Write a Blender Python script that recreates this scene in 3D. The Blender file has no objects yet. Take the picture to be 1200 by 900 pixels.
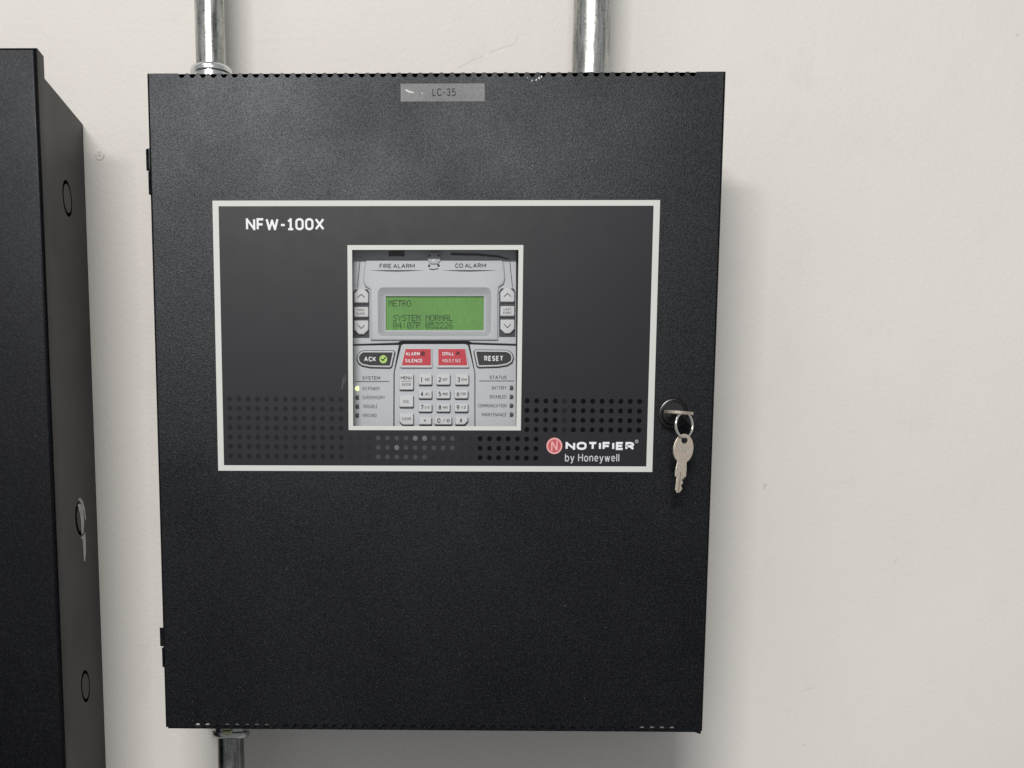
import bpy, bmesh, math, random
from mathutils import Vector, Matrix
random.seed(7)
S = bpy.context.scene
COL = S.collection

# ------------------------------------------------------------------ camera
F_PX, CX, CY = 1671.34, 522.35, 996.63            # focal length and principal point (the photo is a crop), in 1200x900 pixels
MR = ((0.99970401, 0.02381659, 0.00496582),       # camera right / down / forward in world axes
      (0.00896882, -0.17104566, -0.98522228),
      (-0.02261526, 0.98497520, -0.17120864))
CAM = Vector((0.03640, -1.25949, -0.14096))
cd = bpy.data.cameras.new('camera'); co = bpy.data.objects.new('camera', cd); COL.objects.link(co)
cd.sensor_fit = 'HORIZONTAL'; cd.sensor_width = 36.0; cd.lens = F_PX * 36 / 1200
cd.shift_x = (600 - CX) / 1200; cd.shift_y = (CY - 450) / 1200
cd.clip_start = 0.05; cd.clip_end = 60
rx, dn, fw = (Vector(r) for r in MR)
co.matrix_world = Matrix(((rx.x, -dn.x, -fw.x, CAM.x), (rx.y, -dn.y, -fw.y, CAM.y), (rx.z, -dn.z, -fw.z, CAM.z), (0, 0, 0, 1)))
S.camera = co

# ------------------------------------------------------------------ world and lamps (an indoor plant room with ceiling strip lights)
w = bpy.data.worlds.new('World'); S.world = w; w.use_nodes = True
bg = w.node_tree.nodes['Background']; bg.inputs[0].default_value = (0.96, 0.98, 1.0, 1); bg.inputs[1].default_value = 0.345

def strip(name, loc, length, width, power, target, col=(1.0, 0.975, 0.93)):
    ld = bpy.data.lights.new(name, 'AREA'); ld.shape = 'RECTANGLE'; ld.size = length; ld.size_y = width
    ld.energy = power; ld.color = col
    o = bpy.data.objects.new(name, ld); COL.objects.link(o); o.location = loc
    o.rotation_euler = (Vector(target) - Vector(loc)).to_track_quat('-Z', 'Y').to_euler()
    return o
strip('ceiling_strip_light_far', (-0.60, -4.0, 1.56), 1.9, 0.30, 132, (-0.25, 0, 0.0))
strip('ceiling_strip_light_near', (-0.55, -1.10, 1.60), 1.2, 0.12, 5.2, (-0.35, 0, 0.2))
S.view_settings.view_transform = 'Standard'; S.view_settings.look = 'None'
S.view_settings.exposure = 0.0; S.view_settings.gamma = 1.0; S.view_settings.use_curve_mapping = False
S.render.engine = 'CYCLES'

# ------------------------------------------------------------------ measuring
def P(px, py, Y):
    """point of the plane y=Y (parallel to the wall) measured on the photograph"""
    v = rx * ((px - CX) / F_PX) + dn * ((py - CY) / F_PX) + fw
    return CAM + v * ((Y - CAM.y) / v.y)
def poly(pts, Y): return [(P(x, y, Y).x, P(x, y, Y).z) for x, y in pts]
def rect(x0, y0, x1, y1, Y):
    """upright rectangle x0,z0,x1,z1 in metres"""
    xm, ym = (x0 + x1) / 2, (y0 + y1) / 2
    return (P(x0, ym, Y).x, P(xm, y1, Y).z, P(x1, ym, Y).x, P(xm, y0, Y).z)
def rpoly(r): return [(r[0], r[1]), (r[2], r[1]), (r[2], r[3]), (r[0], r[3])]
def rrect(r, rad, n=4):
    x0, z0, x1, z1 = r; out = []
    for cx, cz, a in ((x1 - rad, z0 + rad, -90), (x1 - rad, z1 - rad, 0), (x0 + rad, z1 - rad, 90), (x0 + rad, z0 + rad, 180)):
        for k in range(n + 1):
            t = math.radians(a + 90 * k / n); out.append((cx + rad * math.cos(t), cz + rad * math.sin(t)))
    return out
def circ(cx, cz, r, n=24): return [(cx + r * math.cos(2 * math.pi * k / n), cz + r * math.sin(2 * math.pi * k / n)) for k in range(n)]

# ------------------------------------------------------------------ mesh helpers
def area2(p): return sum(p[i][0] * p[(i + 1) % len(p)][1] - p[(i + 1) % len(p)][0] * p[i][1] for i in range(len(p)))
def ccw(p): return p if area2(p) > 0 else p[::-1]
def inset(p, d):
    p = ccw(p); n = len(p); out = []
    for i in range(n):
        a, b, c = Vector(p[i - 1]), Vector(p[i]), Vector(p[(i + 1) % n])
        e1 = (b - a).normalized(); e2 = (c - b).normalized()
        n1 = Vector((-e1.y, e1.x)); n2 = Vector((-e2.y, e2.x)); m = n1 + n2
        k = d / max(0.35, 1 + n1.dot(n2)); q = b + m * k; out.append((q.x, q.y))
    return out
def plate(bm, outline, yf, yb, holes=(), chamfer=0.0, back=True):
    """sheet parallel to the wall: front face at y=yf, back at y=yb, with holes and an optional rounded-off front rim"""
    outline = ccw(outline); T = lambda p, y: [bm.verts.new((a, y, b)) for a, b in p]
    loops_f = []
    def side(l0, l1, flip):
        n = len(l0)
        for i in range(n):
            j = (i + 1) % n; f = [l0[i], l0[j], l1[j], l1[i]]
            bm.faces.new(f[::-1] if flip else f)
    if chamfer > 0:
        lf = T(inset(outline, chamfer), yf)
        lm = T(inset(outline, chamfer * 0.29), yf + chamfer * 0.29); lo = T(outline, yf + chamfer)
        side(lm, lf, False); side(lo, lm, False); rim = lo
    else:
        lf = T(outline, yf); rim = lf
    lb = T(outline, yb); side(lb, rim, False)
    edges = lambda l: [bm.edges.get((l[i], l[(i + 1) % len(l)])) or bm.edges.new((l[i], l[(i + 1) % len(l)])) for i in range(len(l))]
    ef = edges(lf); eb = edges(lb)
    for h in holes:
        h = ccw(h); hf = T(h, yf); hb = T(h, yb); side(hb, hf, True)
        ef += edges(hf); eb += edges(hb)
    if holes:
        for es, nrm in ((ef, (0, -1, 0)), (eb, (0, 1, 0))):
            if es is eb and not back: continue
            g = bmesh.ops.triangle_fill(bm, edges=es, use_beauty=True, use_dissolve=False, normal=nrm)
            for f in g['geom']:
                if isinstance(f, bmesh.types.BMFace):
                    f.normal_update()
                    if f.normal.y * nrm[1] < 0: f.normal_flip()
    else:
        bm.faces.new(lf)
        if back: bm.faces.new(lb[::-1])
    return bm
def box(bm, x0, x1, y0, y1, z0, z1):
    v = [bm.verts.new((x, y, z)) for x in (x0, x1) for y in (y0, y1) for z in (z0, z1)]
    for f in ((0, 1, 3, 2), (4, 6, 7, 5), (0, 4, 5, 1), (2, 3, 7, 6), (0, 2, 6, 4), (1, 5, 7, 3)): bm.faces.new([v[i] for i in f])
def lathe(bm, c, axis, prof, n=40, a0=0.0):
    """prof: list of (radius, distance along axis); axis 'z' or 'y' (towards -y)"""
    rings = []
    for r, h in prof:
        ring = []
        for k in range(n):
            t = a0 + 2 * math.pi * k / n
            if axis == 'z': p = (c[0] + r * math.cos(t), c[1] + r * math.sin(t), c[2] + h)
            else: p = (c[0] + r * math.cos(t), c[1] - h, c[2] + r * math.sin(t))
            ring.append(bm.verts.new(p))
        rings.append(ring)
    for a, b in zip(rings, rings[1:]):
        for k in range(n):
            j = (k + 1) % n; f = [a[k], a[j], b[j], b[k]]
            bm.faces.new(f)
    return rings
def NB(): return bmesh.new()
ROOT = {}
def thing(name, label, cat, loc, group=None):
    o = bpy.data.objects.new(name, None); COL.objects.link(o); o.location = loc; o.empty_display_size = 0.05
    o['label'] = label; o['category'] = cat
    if group: o['group'] = group
    ROOT[o.name] = Vector(loc); return o
def obj(name, bm, mat, parent=None, smooth=None, label=None, kind=None, fixn=True):
    me = bpy.data.meshes.new(name)
    if isinstance(bm, bpy.types.Mesh): me = bm; me.name = name
    else:
        if fixn: bmesh.ops.recalc_face_normals(bm, faces=bm.faces)
        off = Vector((0, 0, 0)); r = parent
        while r is not None:
            if r.name in ROOT: off = ROOT[r.name]
            r = r.parent
        bmesh.ops.translate(bm, verts=bm.verts, vec=-off)
        bm.to_mesh(me); bm.free()
    me.materials.clear(); me.materials.append(mat)
    if smooth is not None:
        me.polygons.foreach_set('use_smooth', [True] * len(me.polygons))
        me.set_sharp_from_angle(angle=math.radians(smooth))
    o = bpy.data.objects.new(name, me); COL.objects.link(o)
    if smooth is not None:
        wn = o.modifiers.new('weighted_normals', 'WEIGHTED_NORMAL'); wn.keep_sharp = True; wn.weight = 100; wn.mode = 'FACE_AREA'
    if parent: o.parent = parent
    if label: o['label'] = label
    if kind: o['kind'] = kind
    return o
def rootoff(parent):
    r = parent
    while r is not None:
        if r.name in ROOT: return ROOT[r.name]
        r = r.parent
    return Vector((0, 0, 0))
def arc(cx, cy, rx_, ry_, a0, a1, n=10):
    return [(cx + rx_ * math.cos(math.radians(a0 + (a1 - a0) * k / n)), cy + ry_ * math.sin(math.radians(a0 + (a1 - a0) * k / n))) for k in range(n + 1)]
def rnd(x0, y0, x1, y1, r):
    return arc(x1 - r, y1 - r, r, r, 0, 90, 5) + arc(x0 + r, y1 - r, r, r, 90, 180, 5) + arc(x0 + r, y0 + r, r, r, 180, 270, 5) + arc(x1 - r, y0 + r, r, r, 270, 360, 5)
O_ = (rnd(0, 0, .66, 1, .32), True)
# glyph: advance width, list of strokes (polyline, closed); cap height 1
GL = {
 'A': (.72, [([(0, 0), (.36, 1), (.72, 0)], 0), ([(.13, .33), (.59, .33)], 0)]),
 'B': (.6, [([(.34, .53), (0, .53)], 0), ([(0, 0), (0, 1), (.34, 1)] + arc(.34, .765, .22, .235, 90, -90) + arc(.36, .265, .25, .265, 90, -90) + [(0, 0)], 0)]),
 'C': (.6, [(arc(.33, .68, .32, .32, 20, 180) + arc(.33, .32, .32, .32, 180, 340), 0)]),
 'D': (.62, [([(0, 0), (0, 1), (.28, 1)] + arc(.28, .66, .34, .34, 90, 0, 5) + arc(.28, .34, .34, .34, 0, -90, 5) + [(0, 0)], 0)]),
 'E': (.5, [([(.5, 1), (0, 1), (0, 0), (.5, 0)], 0), ([(0, .51), (.45, .51)], 0)]),
 'F': (.5, [([(.5, 1), (0, 1), (0, 0)], 0), ([(0, .49), (.44, .49)], 0)]),
 'G': (.64, [(arc(.33, .68, .32, .32, 20, 180) + arc(.33, .32, .32, .32, 180, 360, 12) + [(.65, .48), (.36, .48)], 0)]),
 'H': (.62, [([(0, 0), (0, 1)], 0), ([(.62, 0), (.62, 1)], 0), ([(0, .52), (.62, .52)], 0)]),
 'I': (.0, [([(0, 0), (0, 1)], 0)]), 'J': (.4, [([(.4, 1), (.4, .25)] + arc(.2, .25, .2, .25, 0, -170), 0)]),
 'K': (.6, [([(0, 0), (0, 1)], 0), ([(.58, 1), (.05, .42)], 0), ([(.2, .58), (.62, 0)], 0)]), 'L': (.46, [([(0, 1), (0, 0), (.46, 0)], 0)]),
 'M': (.8, [([(0, 0), (0, 1), (.4, .3), (.8, 1), (.8, 0)], 0)]), 'N': (.64, [([(0, 0), (0, 1), (.64, 0), (.64, 1)], 0)]),
 'O': (.66, [O_]), 'P': (.56, [([(0, 0), (0, 1), (.3, 1)] + arc(.3, .72, .26, .28, 90, -90) + [(0, .44)], 0)]),
 'Q': (.66, [O_, ([(.4, .25), (.68, -.05)], 0)]),
 'R': (.58, [([(0, 0), (0, 1), (.3, 1)] + arc(.3, .73, .26, .27, 90, -90) + [(0, .46)], 0), ([(.3, .46), (.58, 0)], 0)]),
 'S': (.54, [(arc(.27, .75, .26, .25, 25, 180, 8) + arc(.27, .745, .26, .235, 180, 270, 4) + arc(.27, .255, .27, .255, 90, 0, 4) + arc(.27, .25, .27, .25, 0, -155, 8), 0)]),
 'T': (.6, [([(0, 1), (.6, 1)], 0), ([(.3, 1), (.3, 0)], 0)]), 'U': (.62, [([(0, 1), (0, .3)] + arc(.31, .3, .31, .3, 180, 360) + [(.62, 1)], 0)]),
 'V': (.68, [([(0, 1), (.34, 0), (.68, 1)], 0)]), 'W': (.96, [([(0, 1), (.23, 0), (.48, .85), (.73, 0), (.96, 1)], 0)]),
 'X': (.66, [([(0, 0), (.66, 1)], 0), ([(0, 1), (.66, 0)], 0)]), 'Y': (.64, [([(0, 1), (.32, .46), (.64, 1)], 0), ([(.32, .46), (.32, 0)], 0)]),
 'Z': (.56, [([(0, 1), (.56, 1), (0, 0), (.56, 0)], 0)]),
 '0': (.56, [(rnd(0, 0, .56, 1, .275), True)]), '1': (.42, [([(.0, .78), (.22, 1), (.22, 0)], 0), ([(.0, 0), (.44, 0)], 0)]),
 '2': (.54, [(arc(.27, .72, .26, .28, 165, -25, 9) + [(0, 0), (.56, 0)], 0)]),
 '3': (.54, [(arc(.26, .75, .25, .25, 155, -90, 10), 0), (arc(.26, .26, .28, .26, 90, -155, 10), 0)]),
 '4': (.6, [([(.44, 0), (.44, 1), (0, .3), (.6, .3)], 0)]), '5': (.54, [([(.5, 1), (.08, 1), (.04, .54)] + arc(.26, .32, .28, .32, 115, -150, 10), 0)]),
 '6': (.56, [(arc(.28, .31, .28, .31, 0, 360, 16)[:-1], True), ([(.42, 1), (.18, .72), (.02, .42)], 0)]), '7': (.52, [([(0, 1), (.54, 1), (.18, 0)], 0)]),
 '8': (.56, [(arc(.28, .76, .24, .24, 0, 360, 14)[:-1], True), (arc(.28, .27, .28, .27, 0, 360, 14)[:-1], True)]), '9': (.56, [(arc(.28, .69, .28, .31, 0, 360, 16)[:-1], True), ([(.14, 0), (.38, .28), (.54, .58)], 0)]),
 '-': (.34, [([(0, .42), (.34, .42)], 0)]), '/': (.4, [([(0, 0), (.4, 1)], 0)]), '#': (.6, [([(.12, 0), (.22, 1)], 0), ([(.38, 0), (.48, 1)], 0), ([(0, .32), (.56, .32)], 0), ([(.04, .68), (.6, .68)], 0)]),
 '*': (.5, [([(.25, 0), (.25, 1)], 0), ([(0, .25), (.5, .75)], 0), ([(0, .75), (.5, .25)], 0)]),
 'b': (.52, [([(0, 0), (0, 1)], 0), (arc(.26, .355, .26, .355, 0, 360, 16)[:-1], True)]), 'y': (.5, [([(0, .71), (.25, 0)], 0), ([(.5, .71), (.22, -.14), (.14, -.24), (.0, -.24)], 0)]),
 'o': (.52, [(arc(.26, .355, .26, .355, 0, 360, 16)[:-1], True)]), 'n': (.46, [([(0, 0), (0, .71)], 0), ([(0, .42)] + arc(.24, .45, .22, .26, 150, 0, 7) + [(.46, 0)], 0)]),
 'e': (.5, [([(.01, .38), (.5, .38)] + arc(.255, .37, .245, .34, 5, 320, 14), 0)]), 'w': (.72, [([(0, .71), (.18, 0), (.36, .66), (.54, 0), (.72, .71)], 0)]), 'l': (0, [([(0, 0), (0, 1)], 0)]),
}
def stroke(bm, pts, closed, sw, Y, lim=(-9, 9)):
    """ribbon of width sw along a polyline; sx squeezes the offset so that later scaling keeps the stroke even"""
    q = [Vector(p) for p in pts]
    if not closed:                                   # break the ribbon at sharp corners so that both limbs keep their full width
        for i in range(1, len(q) - 1):
            u = (q[i] - q[i - 1]).normalized(); v = (q[i + 1] - q[i]).normalized()
            if u.dot(v) < -0.15:
                stroke(bm, [tuple(p) for p in q[:i]] + [tuple(q[i] + u * sw * .42)], False, sw, Y, lim)
                stroke(bm, [tuple(q[i] - v * sw * .42)] + [tuple(p) for p in q[i + 1:]], False, sw, Y - 2e-6, lim); return
    q = [p for i, p in enumerate(q) if i == 0 or (p - q[i - 1]).length > 1e-5]; n = len(q); L_, R__ = [], []
    for i in range(n):
        a = q[i - 1] if (i > 0 or closed) else None; c_ = q[(i + 1) % n] if (i < n - 1 or closed) else None
        d1 = (q[i] - a).normalized() if a is not None else None; d2 = (c_ - q[i]).normalized() if c_ is not None else None
        if d1 is None: d1 = d2
        if d2 is None: d2 = d1
        n1 = Vector((-d1.y, d1.x)); n2 = Vector((-d2.y, d2.x)); m = (n1 + n2) / max(.42, 1 + n1.dot(n2))
        L_.append(q[i] + m * sw / 2); R__.append(q[i] - m * sw / 2)
    cl_ = lambda z: min(max(z, lim[0]), lim[1])
    vl = [bm.verts.new((p.x, Y, cl_(p.y))) for p in L_]; vr = [bm.verts.new((p.x, Y, cl_(p.y))) for p in R__]
    for i in range(n if closed else n - 1):
        j = (i + 1) % n; bm.faces.new([vr[i], vr[j], vl[j], vl[i]])
def text(s, r, Y, mat, parent, bold=0.0, name='lettering', spacing=1.0, z_top=0.00022, weight=None):
    """flat sans-serif print that fills the rectangle r (x0,z0,x1,z1) on the plane y=Y; strokes drawn in metres"""
    sw = weight if weight else 0.15 + bold * 3.0; h = r[3] - r[1]; R_w = r[2] - r[0]
    desc = min(b for chh in s if chh != ' ' for p, _ in GL[chh][1] for a, b in p); asc = max(b for chh in s if chh != ' ' for p, _ in GL[chh][1] for a, b in p)
    tot = sum(GL[chh][0] for chh in s if chh != ' '); k_ = 1.0
    for _ in range(12):
        wm = sw * k_ * h / (asc - desc + sw * k_); gp = wm + 0.15 * spacing * k_ * h; wsp = .28 * k_ * h
        sz = (h - wm) / (asc - desc); nsp = s.count(' ')
        sx = (R_w - wm - gp * (len(s) - 1 - nsp) - wsp * nsp) / tot if tot > 0 else 0
        if tot == 0 or sx > 0.62 * sz: break
        k_ *= 0.9
    x = r[0] + wm / 2; lay = []
    for chh in s:
        if chh == ' ': x += wsp; continue
        wd, st = GL[chh]; lay += [([(x + a * sx, r[1] + wm / 2 + (b - desc) * sz) for a, b in p], cl) for p, cl in st]; x += wd * sx + gp
    off = rootoff(parent); bm = NB()
    for i, (p, cl) in enumerate(lay):
        stroke(bm, p, cl, wm, Y - z_top - (i % 4) * 5e-6, (r[1], r[3]))
    return obj(name, bm, mat, parent, fixn=False)

# ------------------------------------------------------------------ materials
def nodes(name):
    m = bpy.data.materials.new(name); m.use_nodes = True; nt = m.node_tree
    return m, nt, nt.nodes['Principled BSDF']
def tex(nt, kind, scale, detail=4, rough=0.55, vec=None, mapping=None):
    n = nt.nodes.new(kind)
    n.inputs['Scale'].default_value = scale
    if 'Detail' in n.inputs: n.inputs['Detail'].default_value = detail
    if 'Roughness' in n.inputs: n.inputs['Roughness'].default_value = rough
    g = nt.nodes.new('ShaderNodeNewGeometry')
    if mapping:
        mp = nt.nodes.new('ShaderNodeMapping'); mp.inputs['Scale'].default_value = mapping
        nt.links.new(g.outputs['Position'], mp.inputs[0]); nt.links.new(mp.outputs[0], n.inputs['Vector'])
    else: nt.links.new(g.outputs['Position'], n.inputs['Vector'])
    return n
def ramp(nt, src, stops):
    r = nt.nodes.new('ShaderNodeValToRGB'); e = r.color_ramp.elements
    while len(e) < len(stops): e.new(0.5)
    for el, (p, c) in zip(e, stops):
        el.position = p; el.color = (c, c, c, 1) if isinstance(c, (int, float)) else (*c, 1)
    nt.links.new(src, r.inputs[0]); return r
def bump(nt, bsdf, src, strength, dist, prev=None):
    b = nt.nodes.new('ShaderNodeBump'); b.inputs['Strength'].default_value = strength; b.inputs['Distance'].default_value = dist
    nt.links.new(src, b.inputs['Height'])
    if prev: nt.links.new(prev.outputs[0], b.inputs['Normal'])
    nt.links.new(b.outputs[0], bsdf.inputs['Normal']); return b
def plain(name, col, rough=0.5, metal=0.0, spec=0.5, emis=None, es=1.0, coat=0.0, grain=0.0):
    m, nt, b = nodes(name)
    b.inputs['Base Color'].default_value = (*col, 1); b.inputs['Roughness'].default_value = rough
    b.inputs['Metallic'].default_value = metal; b.inputs['Specular IOR Level'].default_value = spec; b.inputs['Coat Weight'].default_value = coat
    if emis: b.inputs['Emission Color'].default_value = (*emis, 1); b.inputs['Emission Strength'].default_value = es
    if grain:
        n = tex(nt, 'ShaderNodeTexNoise', 900, 3)
        r = ramp(nt, n.outputs[0], [(0.3, tuple(c * (1 - grain) for c in col)), (0.7, tuple(min(1, c * (1 + grain)) for c in col))])
        nt.links.new(r.outputs[0], b.inputs['Base Color'])
        n2 = tex(nt, 'ShaderNodeTexNoise', 60, 4)
        r2 = ramp(nt, n2.outputs[0], [(0.3, max(0, rough - 0.02)), (0.7, rough + 0.02)]); nt.links.new(r2.outputs[0], b.inputs['Roughness'])
    return m
def powder(name, col, r0, strength, spec, grain):
    """textured black powder coat"""
    m, nt, b = nodes(name)
    fine = tex(nt, 'ShaderNodeTexNoise', 1000, 1, 0.5); big = tex(nt, 'ShaderNodeTexNoise', 9, 5, 0.6); dust = tex(nt, 'ShaderNodeTexNoise', 260, 2, 0.5)
    c = ramp(nt, fine.outputs[0], [(0.30, tuple(x * 0.1 for x in col)), (0.50, tuple(x * 0.7 for x in col)), (0.66, tuple(x * 2.2 for x in col)), (0.76, tuple(x * 7 for x in col))])
    ds = ramp(nt, dust.outputs[0], [(0.765, 0.0), (0.79, 0.035)])
    ad = nt.nodes.new('ShaderNodeMixRGB'); ad.blend_type = 'ADD'; ad.inputs[0].default_value = 1.0
    nt.links.new(c.outputs[0], ad.inputs[1]); nt.links.new(ds.outputs[0], ad.inputs[2]); nt.links.new(ad.outputs[0], b.inputs['Base Color'])
    rr = ramp(nt, big.outputs[0], [(0.3, r0 - 0.05), (0.7, r0 + 0.05)]); nt.links.new(rr.outputs[0], b.inputs['Roughness'])
    sv = ramp(nt, fine.outputs[0], [(0.30, spec * (1 - grain)), (0.70, spec * (1 + grain))]); nt.links.new(sv.outputs[0], b.inputs['Specular IOR Level']); b.inputs['Specular Tint'].default_value = (0.88, 0.93, 1.0, 1)
    bump(nt, b, fine.outputs[0], strength, 0.0006)
    return m
def galv(name, dk=1.0):
    m, nt, b = nodes(name)
    st = tex(nt, 'ShaderNodeTexNoise', 60, 6, 0.7, mapping=(4, 4, 0.25)); sp = tex(nt, 'ShaderNodeTexNoise', 420, 5, 0.7); bl = tex(nt, 'ShaderNodeTexNoise', 55, 4, 0.6)
    c = ramp(nt, st.outputs[0], [(0.36, (0.13 * dk, 0.14 * dk, 0.13 * dk)), (0.5, (0.44 * dk, 0.45 * dk, 0.43 * dk)), (0.66, (0.66 * dk, 0.67 * dk, 0.65 * dk))])
    s = ramp(nt, sp.outputs[0], [(0.33, 0.15), (0.46, 1.0)])
    mx = nt.nodes.new('ShaderNodeMixRGB'); mx.blend_type = 'MULTIPLY'; mx.inputs[0].default_value = 0.75
    nt.links.new(c.outputs[0], mx.inputs[1]); nt.links.new(s.outputs[0], mx.inputs[2]); nt.links.new(mx.outputs[0], b.inputs['Base Color'])
    b.inputs['Metallic'].default_value = 0.92
    r = ramp(nt, bl.outputs[0], [(0.3, 0.24), (0.7, 0.42)]); nt.links.new(r.outputs[0], b.inputs['Roughness'])
    bump(nt, b, st.outputs[0], 0.25, 0.0006)
    return m
def wallmat():
    m, nt, b = nodes('painted_wall')
    big = tex(nt, 'ShaderNodeTexNoise', 2.3, 5, 0.6); fine = tex(nt, 'ShaderNodeTexNoise', 260, 4, 0.6); mid = tex(nt, 'ShaderNodeTexNoise', 26, 6, 0.7, mapping=(1, 1, 0.6))
    c = ramp(nt, big.outputs[0], [(0.3, (0.662, 0.630, 0.602)), (0.7, (0.715, 0.688, 0.658))])
    d = ramp(nt, mid.outputs[0], [(0.25, 0.86), (0.42, 0.98), (0.75, 1.0)])
    sp = tex(nt, 'ShaderNodeTexNoise', 85, 2, 0.5); s = ramp(nt, sp.outputs[0], [(0.215, 0.72), (0.245, 1.0)])
    mx = nt.nodes.new('ShaderNodeMixRGB'); mx.blend_type = 'MULTIPLY'; mx.inputs[0].default_value = 0.5
    nt.links.new(c.outputs[0], mx.inputs[1]); nt.links.new(d.outputs[0], mx.inputs[2])
    my = nt.nodes.new('ShaderNodeMixRGB'); my.blend_type = 'MULTIPLY'; my.inputs[0].default_value = 0.6
    nt.links.new(mx.outputs[0], my.inputs[1]); nt.links.new(s.outputs[0], my.inputs[2]); nt.links.new(my.outputs[0], b.inputs['Base Color'])
    b.inputs['Roughness'].default_value = 0.55; b.inputs['Specular IOR Level'].default_value = 0.3
    b1 = bump(nt, b, fine.outputs[0], 0.35, 0.0012); bump(nt, b, mid.outputs[0], 0.25, 0.0025, b1)
    return m
M_WALL = wallmat()
M_DOOR = powder('black_powder_coat', (0.0030, 0.0030, 0.0039), 0.345, 0.10, 0.185, 0.36)
M_BOX2 = powder('black_enclosure_paint', (0.0017, 0.0017, 0.0023), 0.36, 0.05, 0.15, 0.18)
M_DARK = plain('dark_interior_and_shade', (0.012, 0.012, 0.013), 0.7)
M_OVER = plain('charcoal_overlay_film', (0.0150, 0.0145, 0.0195), 0.34, spec=0.125, grain=0.10)
M_BORD = plain('off_white_print', (0.55, 0.56, 0.54), 0.5)
M_WHITE = plain('white_print', (0.74, 0.74, 0.78), 0.5)
M_WHITE2 = plain('light_grey_print', (0.50, 0.50, 0.54), 0.5)
M_DOTB = plain('gloss_black_dot_print', (0.0012, 0.0012, 0.002), 0.3, spec=0.05)
M_DOTF = plain('dull_black_dot_print', (0.0075, 0.0075, 0.0100), 0.36, spec=0.085)
M_DOTG = plain('dot_print_with_reflection', (0.048, 0.049, 0.055), 0.36, spec=0.125)  # reflection on the middle dots, painted into their colour
M_DOTL = plain('dot_glint_and_scratch', (0.13, 0.132, 0.14), 0.36, spec=0.125)  # painted glint on three dots; also colours the film scratch
M_DOTH = plain('faint_dot_print', (0.0120, 0.0120, 0.0152), 0.35, spec=0.115)
M_PLAST = plain('grey_plastic_faceplate', (0.465, 0.49, 0.53), 0.42, grain=0.03)
M_PLAST2 = plain('grey_plastic_bezel', (0.40, 0.415, 0.445), 0.45, grain=0.03)
M_KEY = plain('pale_grey_rubber_key', (0.60, 0.615, 0.635), 0.5, grain=0.03)
M_INK = plain('dark_ink', (0.010, 0.010, 0.013), 0.6, spec=0.2)
M_INK2 = plain('grey_ink_and_shade', (0.062, 0.062, 0.075), 0.6, spec=0.2)
M_BLKB = plain('black_button_face', (0.010, 0.011, 0.013), 0.45, spec=0.2)
M_RED = plain('red_button_face', (0.56, 0.040, 0.062), 0.5, spec=0.2, grain=0.04)
M_GRN = plain('lime_tick_print', (0.42, 0.66, 0.13), 0.5)
M_LEDOFF = plain('unlit_lamp_lens', (0.035, 0.037, 0.042), 0.25)
M_LEDON = plain('lit_lamp_lens', (0.8, 0.95, 0.4), 0.4, emis=(0.80, 1.0, 0.42), es=1.1)
M_LOGO = plain('red_logo_print', (0.44, 0.055, 0.065), 0.5)
M_LOGO2 = plain('pink_logo_print', (0.72, 0.33, 0.33), 0.5)
M_LOCK = plain('gloss_black_lock', (0.006, 0.006, 0.007), 0.22, spec=0.5)
M_NICK = plain('nickel_key_metal', (0.50, 0.44, 0.37), 0.38, metal=0.75, grain=0.15)
M_RING = plain('steel_ring_wire', (0.75, 0.73, 0.68), 0.22, metal=1.0)
M_TAPE = plain('silver_label_tape', (0.085, 0.085, 0.092), 0.45, metal=0.1, grain=0.3)
M_CHIP = plain('bare_metal_chip', (0.62, 0.62, 0.60), 0.5)
M_CHIP2 = plain('smeared_pale_paint', (0.72, 0.72, 0.71), 0.6, grain=0.15)
M_GALV = galv('galvanised_steel'); M_GALV2 = galv('darker_galvanised_steel', 0.45); M_ZINC2 = plain('darker_zinc_fitting', (0.36, 0.37, 0.37), 0.3, metal=0.95, grain=0.15)  # second steel and zinc are darker copies for the lower conduit
M_ZINC = plain('zinc_fitting', (0.72, 0.73, 0.74), 0.24, metal=0.95, grain=0.08)
M_BRASS = plain('dull_zinc_screw', (0.34, 0.35, 0.22), 0.45, metal=0.6, grain=0.2)
def lcdmat():
    m, nt, b = nodes('green_lcd')
    b.inputs['Base Color'].default_value = (0.085, 0.225, 0.055, 1); b.inputs['Roughness'].default_value = 0.5; b.inputs['Specular IOR Level'].default_value = 0.2
    b.inputs['Emission Color'].default_value = (0.13, 0.44, 0.075, 1); b.inputs['Emission Strength'].default_value = 0.10
    g = tex(nt, 'ShaderNodeTexNoise', 40, 3); w_ = tex(nt, 'ShaderNodeTexNoise', 500, 2, 0.5, mapping=(1.6, 1, 0.3))
    r1 = ramp(nt, g.outputs[0], [(0.3, 0.075), (0.7, 0.165)]); nt.links.new(r1.outputs[0], b.inputs['Emission Strength'])
    r2 = ramp(nt, w_.outputs[0], [(0.3, (0.094, 0.232, 0.050)), (0.7, (0.116, 0.272, 0.066))]); nt.links.new(r2.outputs[0], b.inputs['Base Color'])
    return m
M_LCD = lcdmat(); M_LCDINK = plain('lcd_segment', (0.006, 0.030, 0.009), 0.5, spec=0.2)
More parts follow.
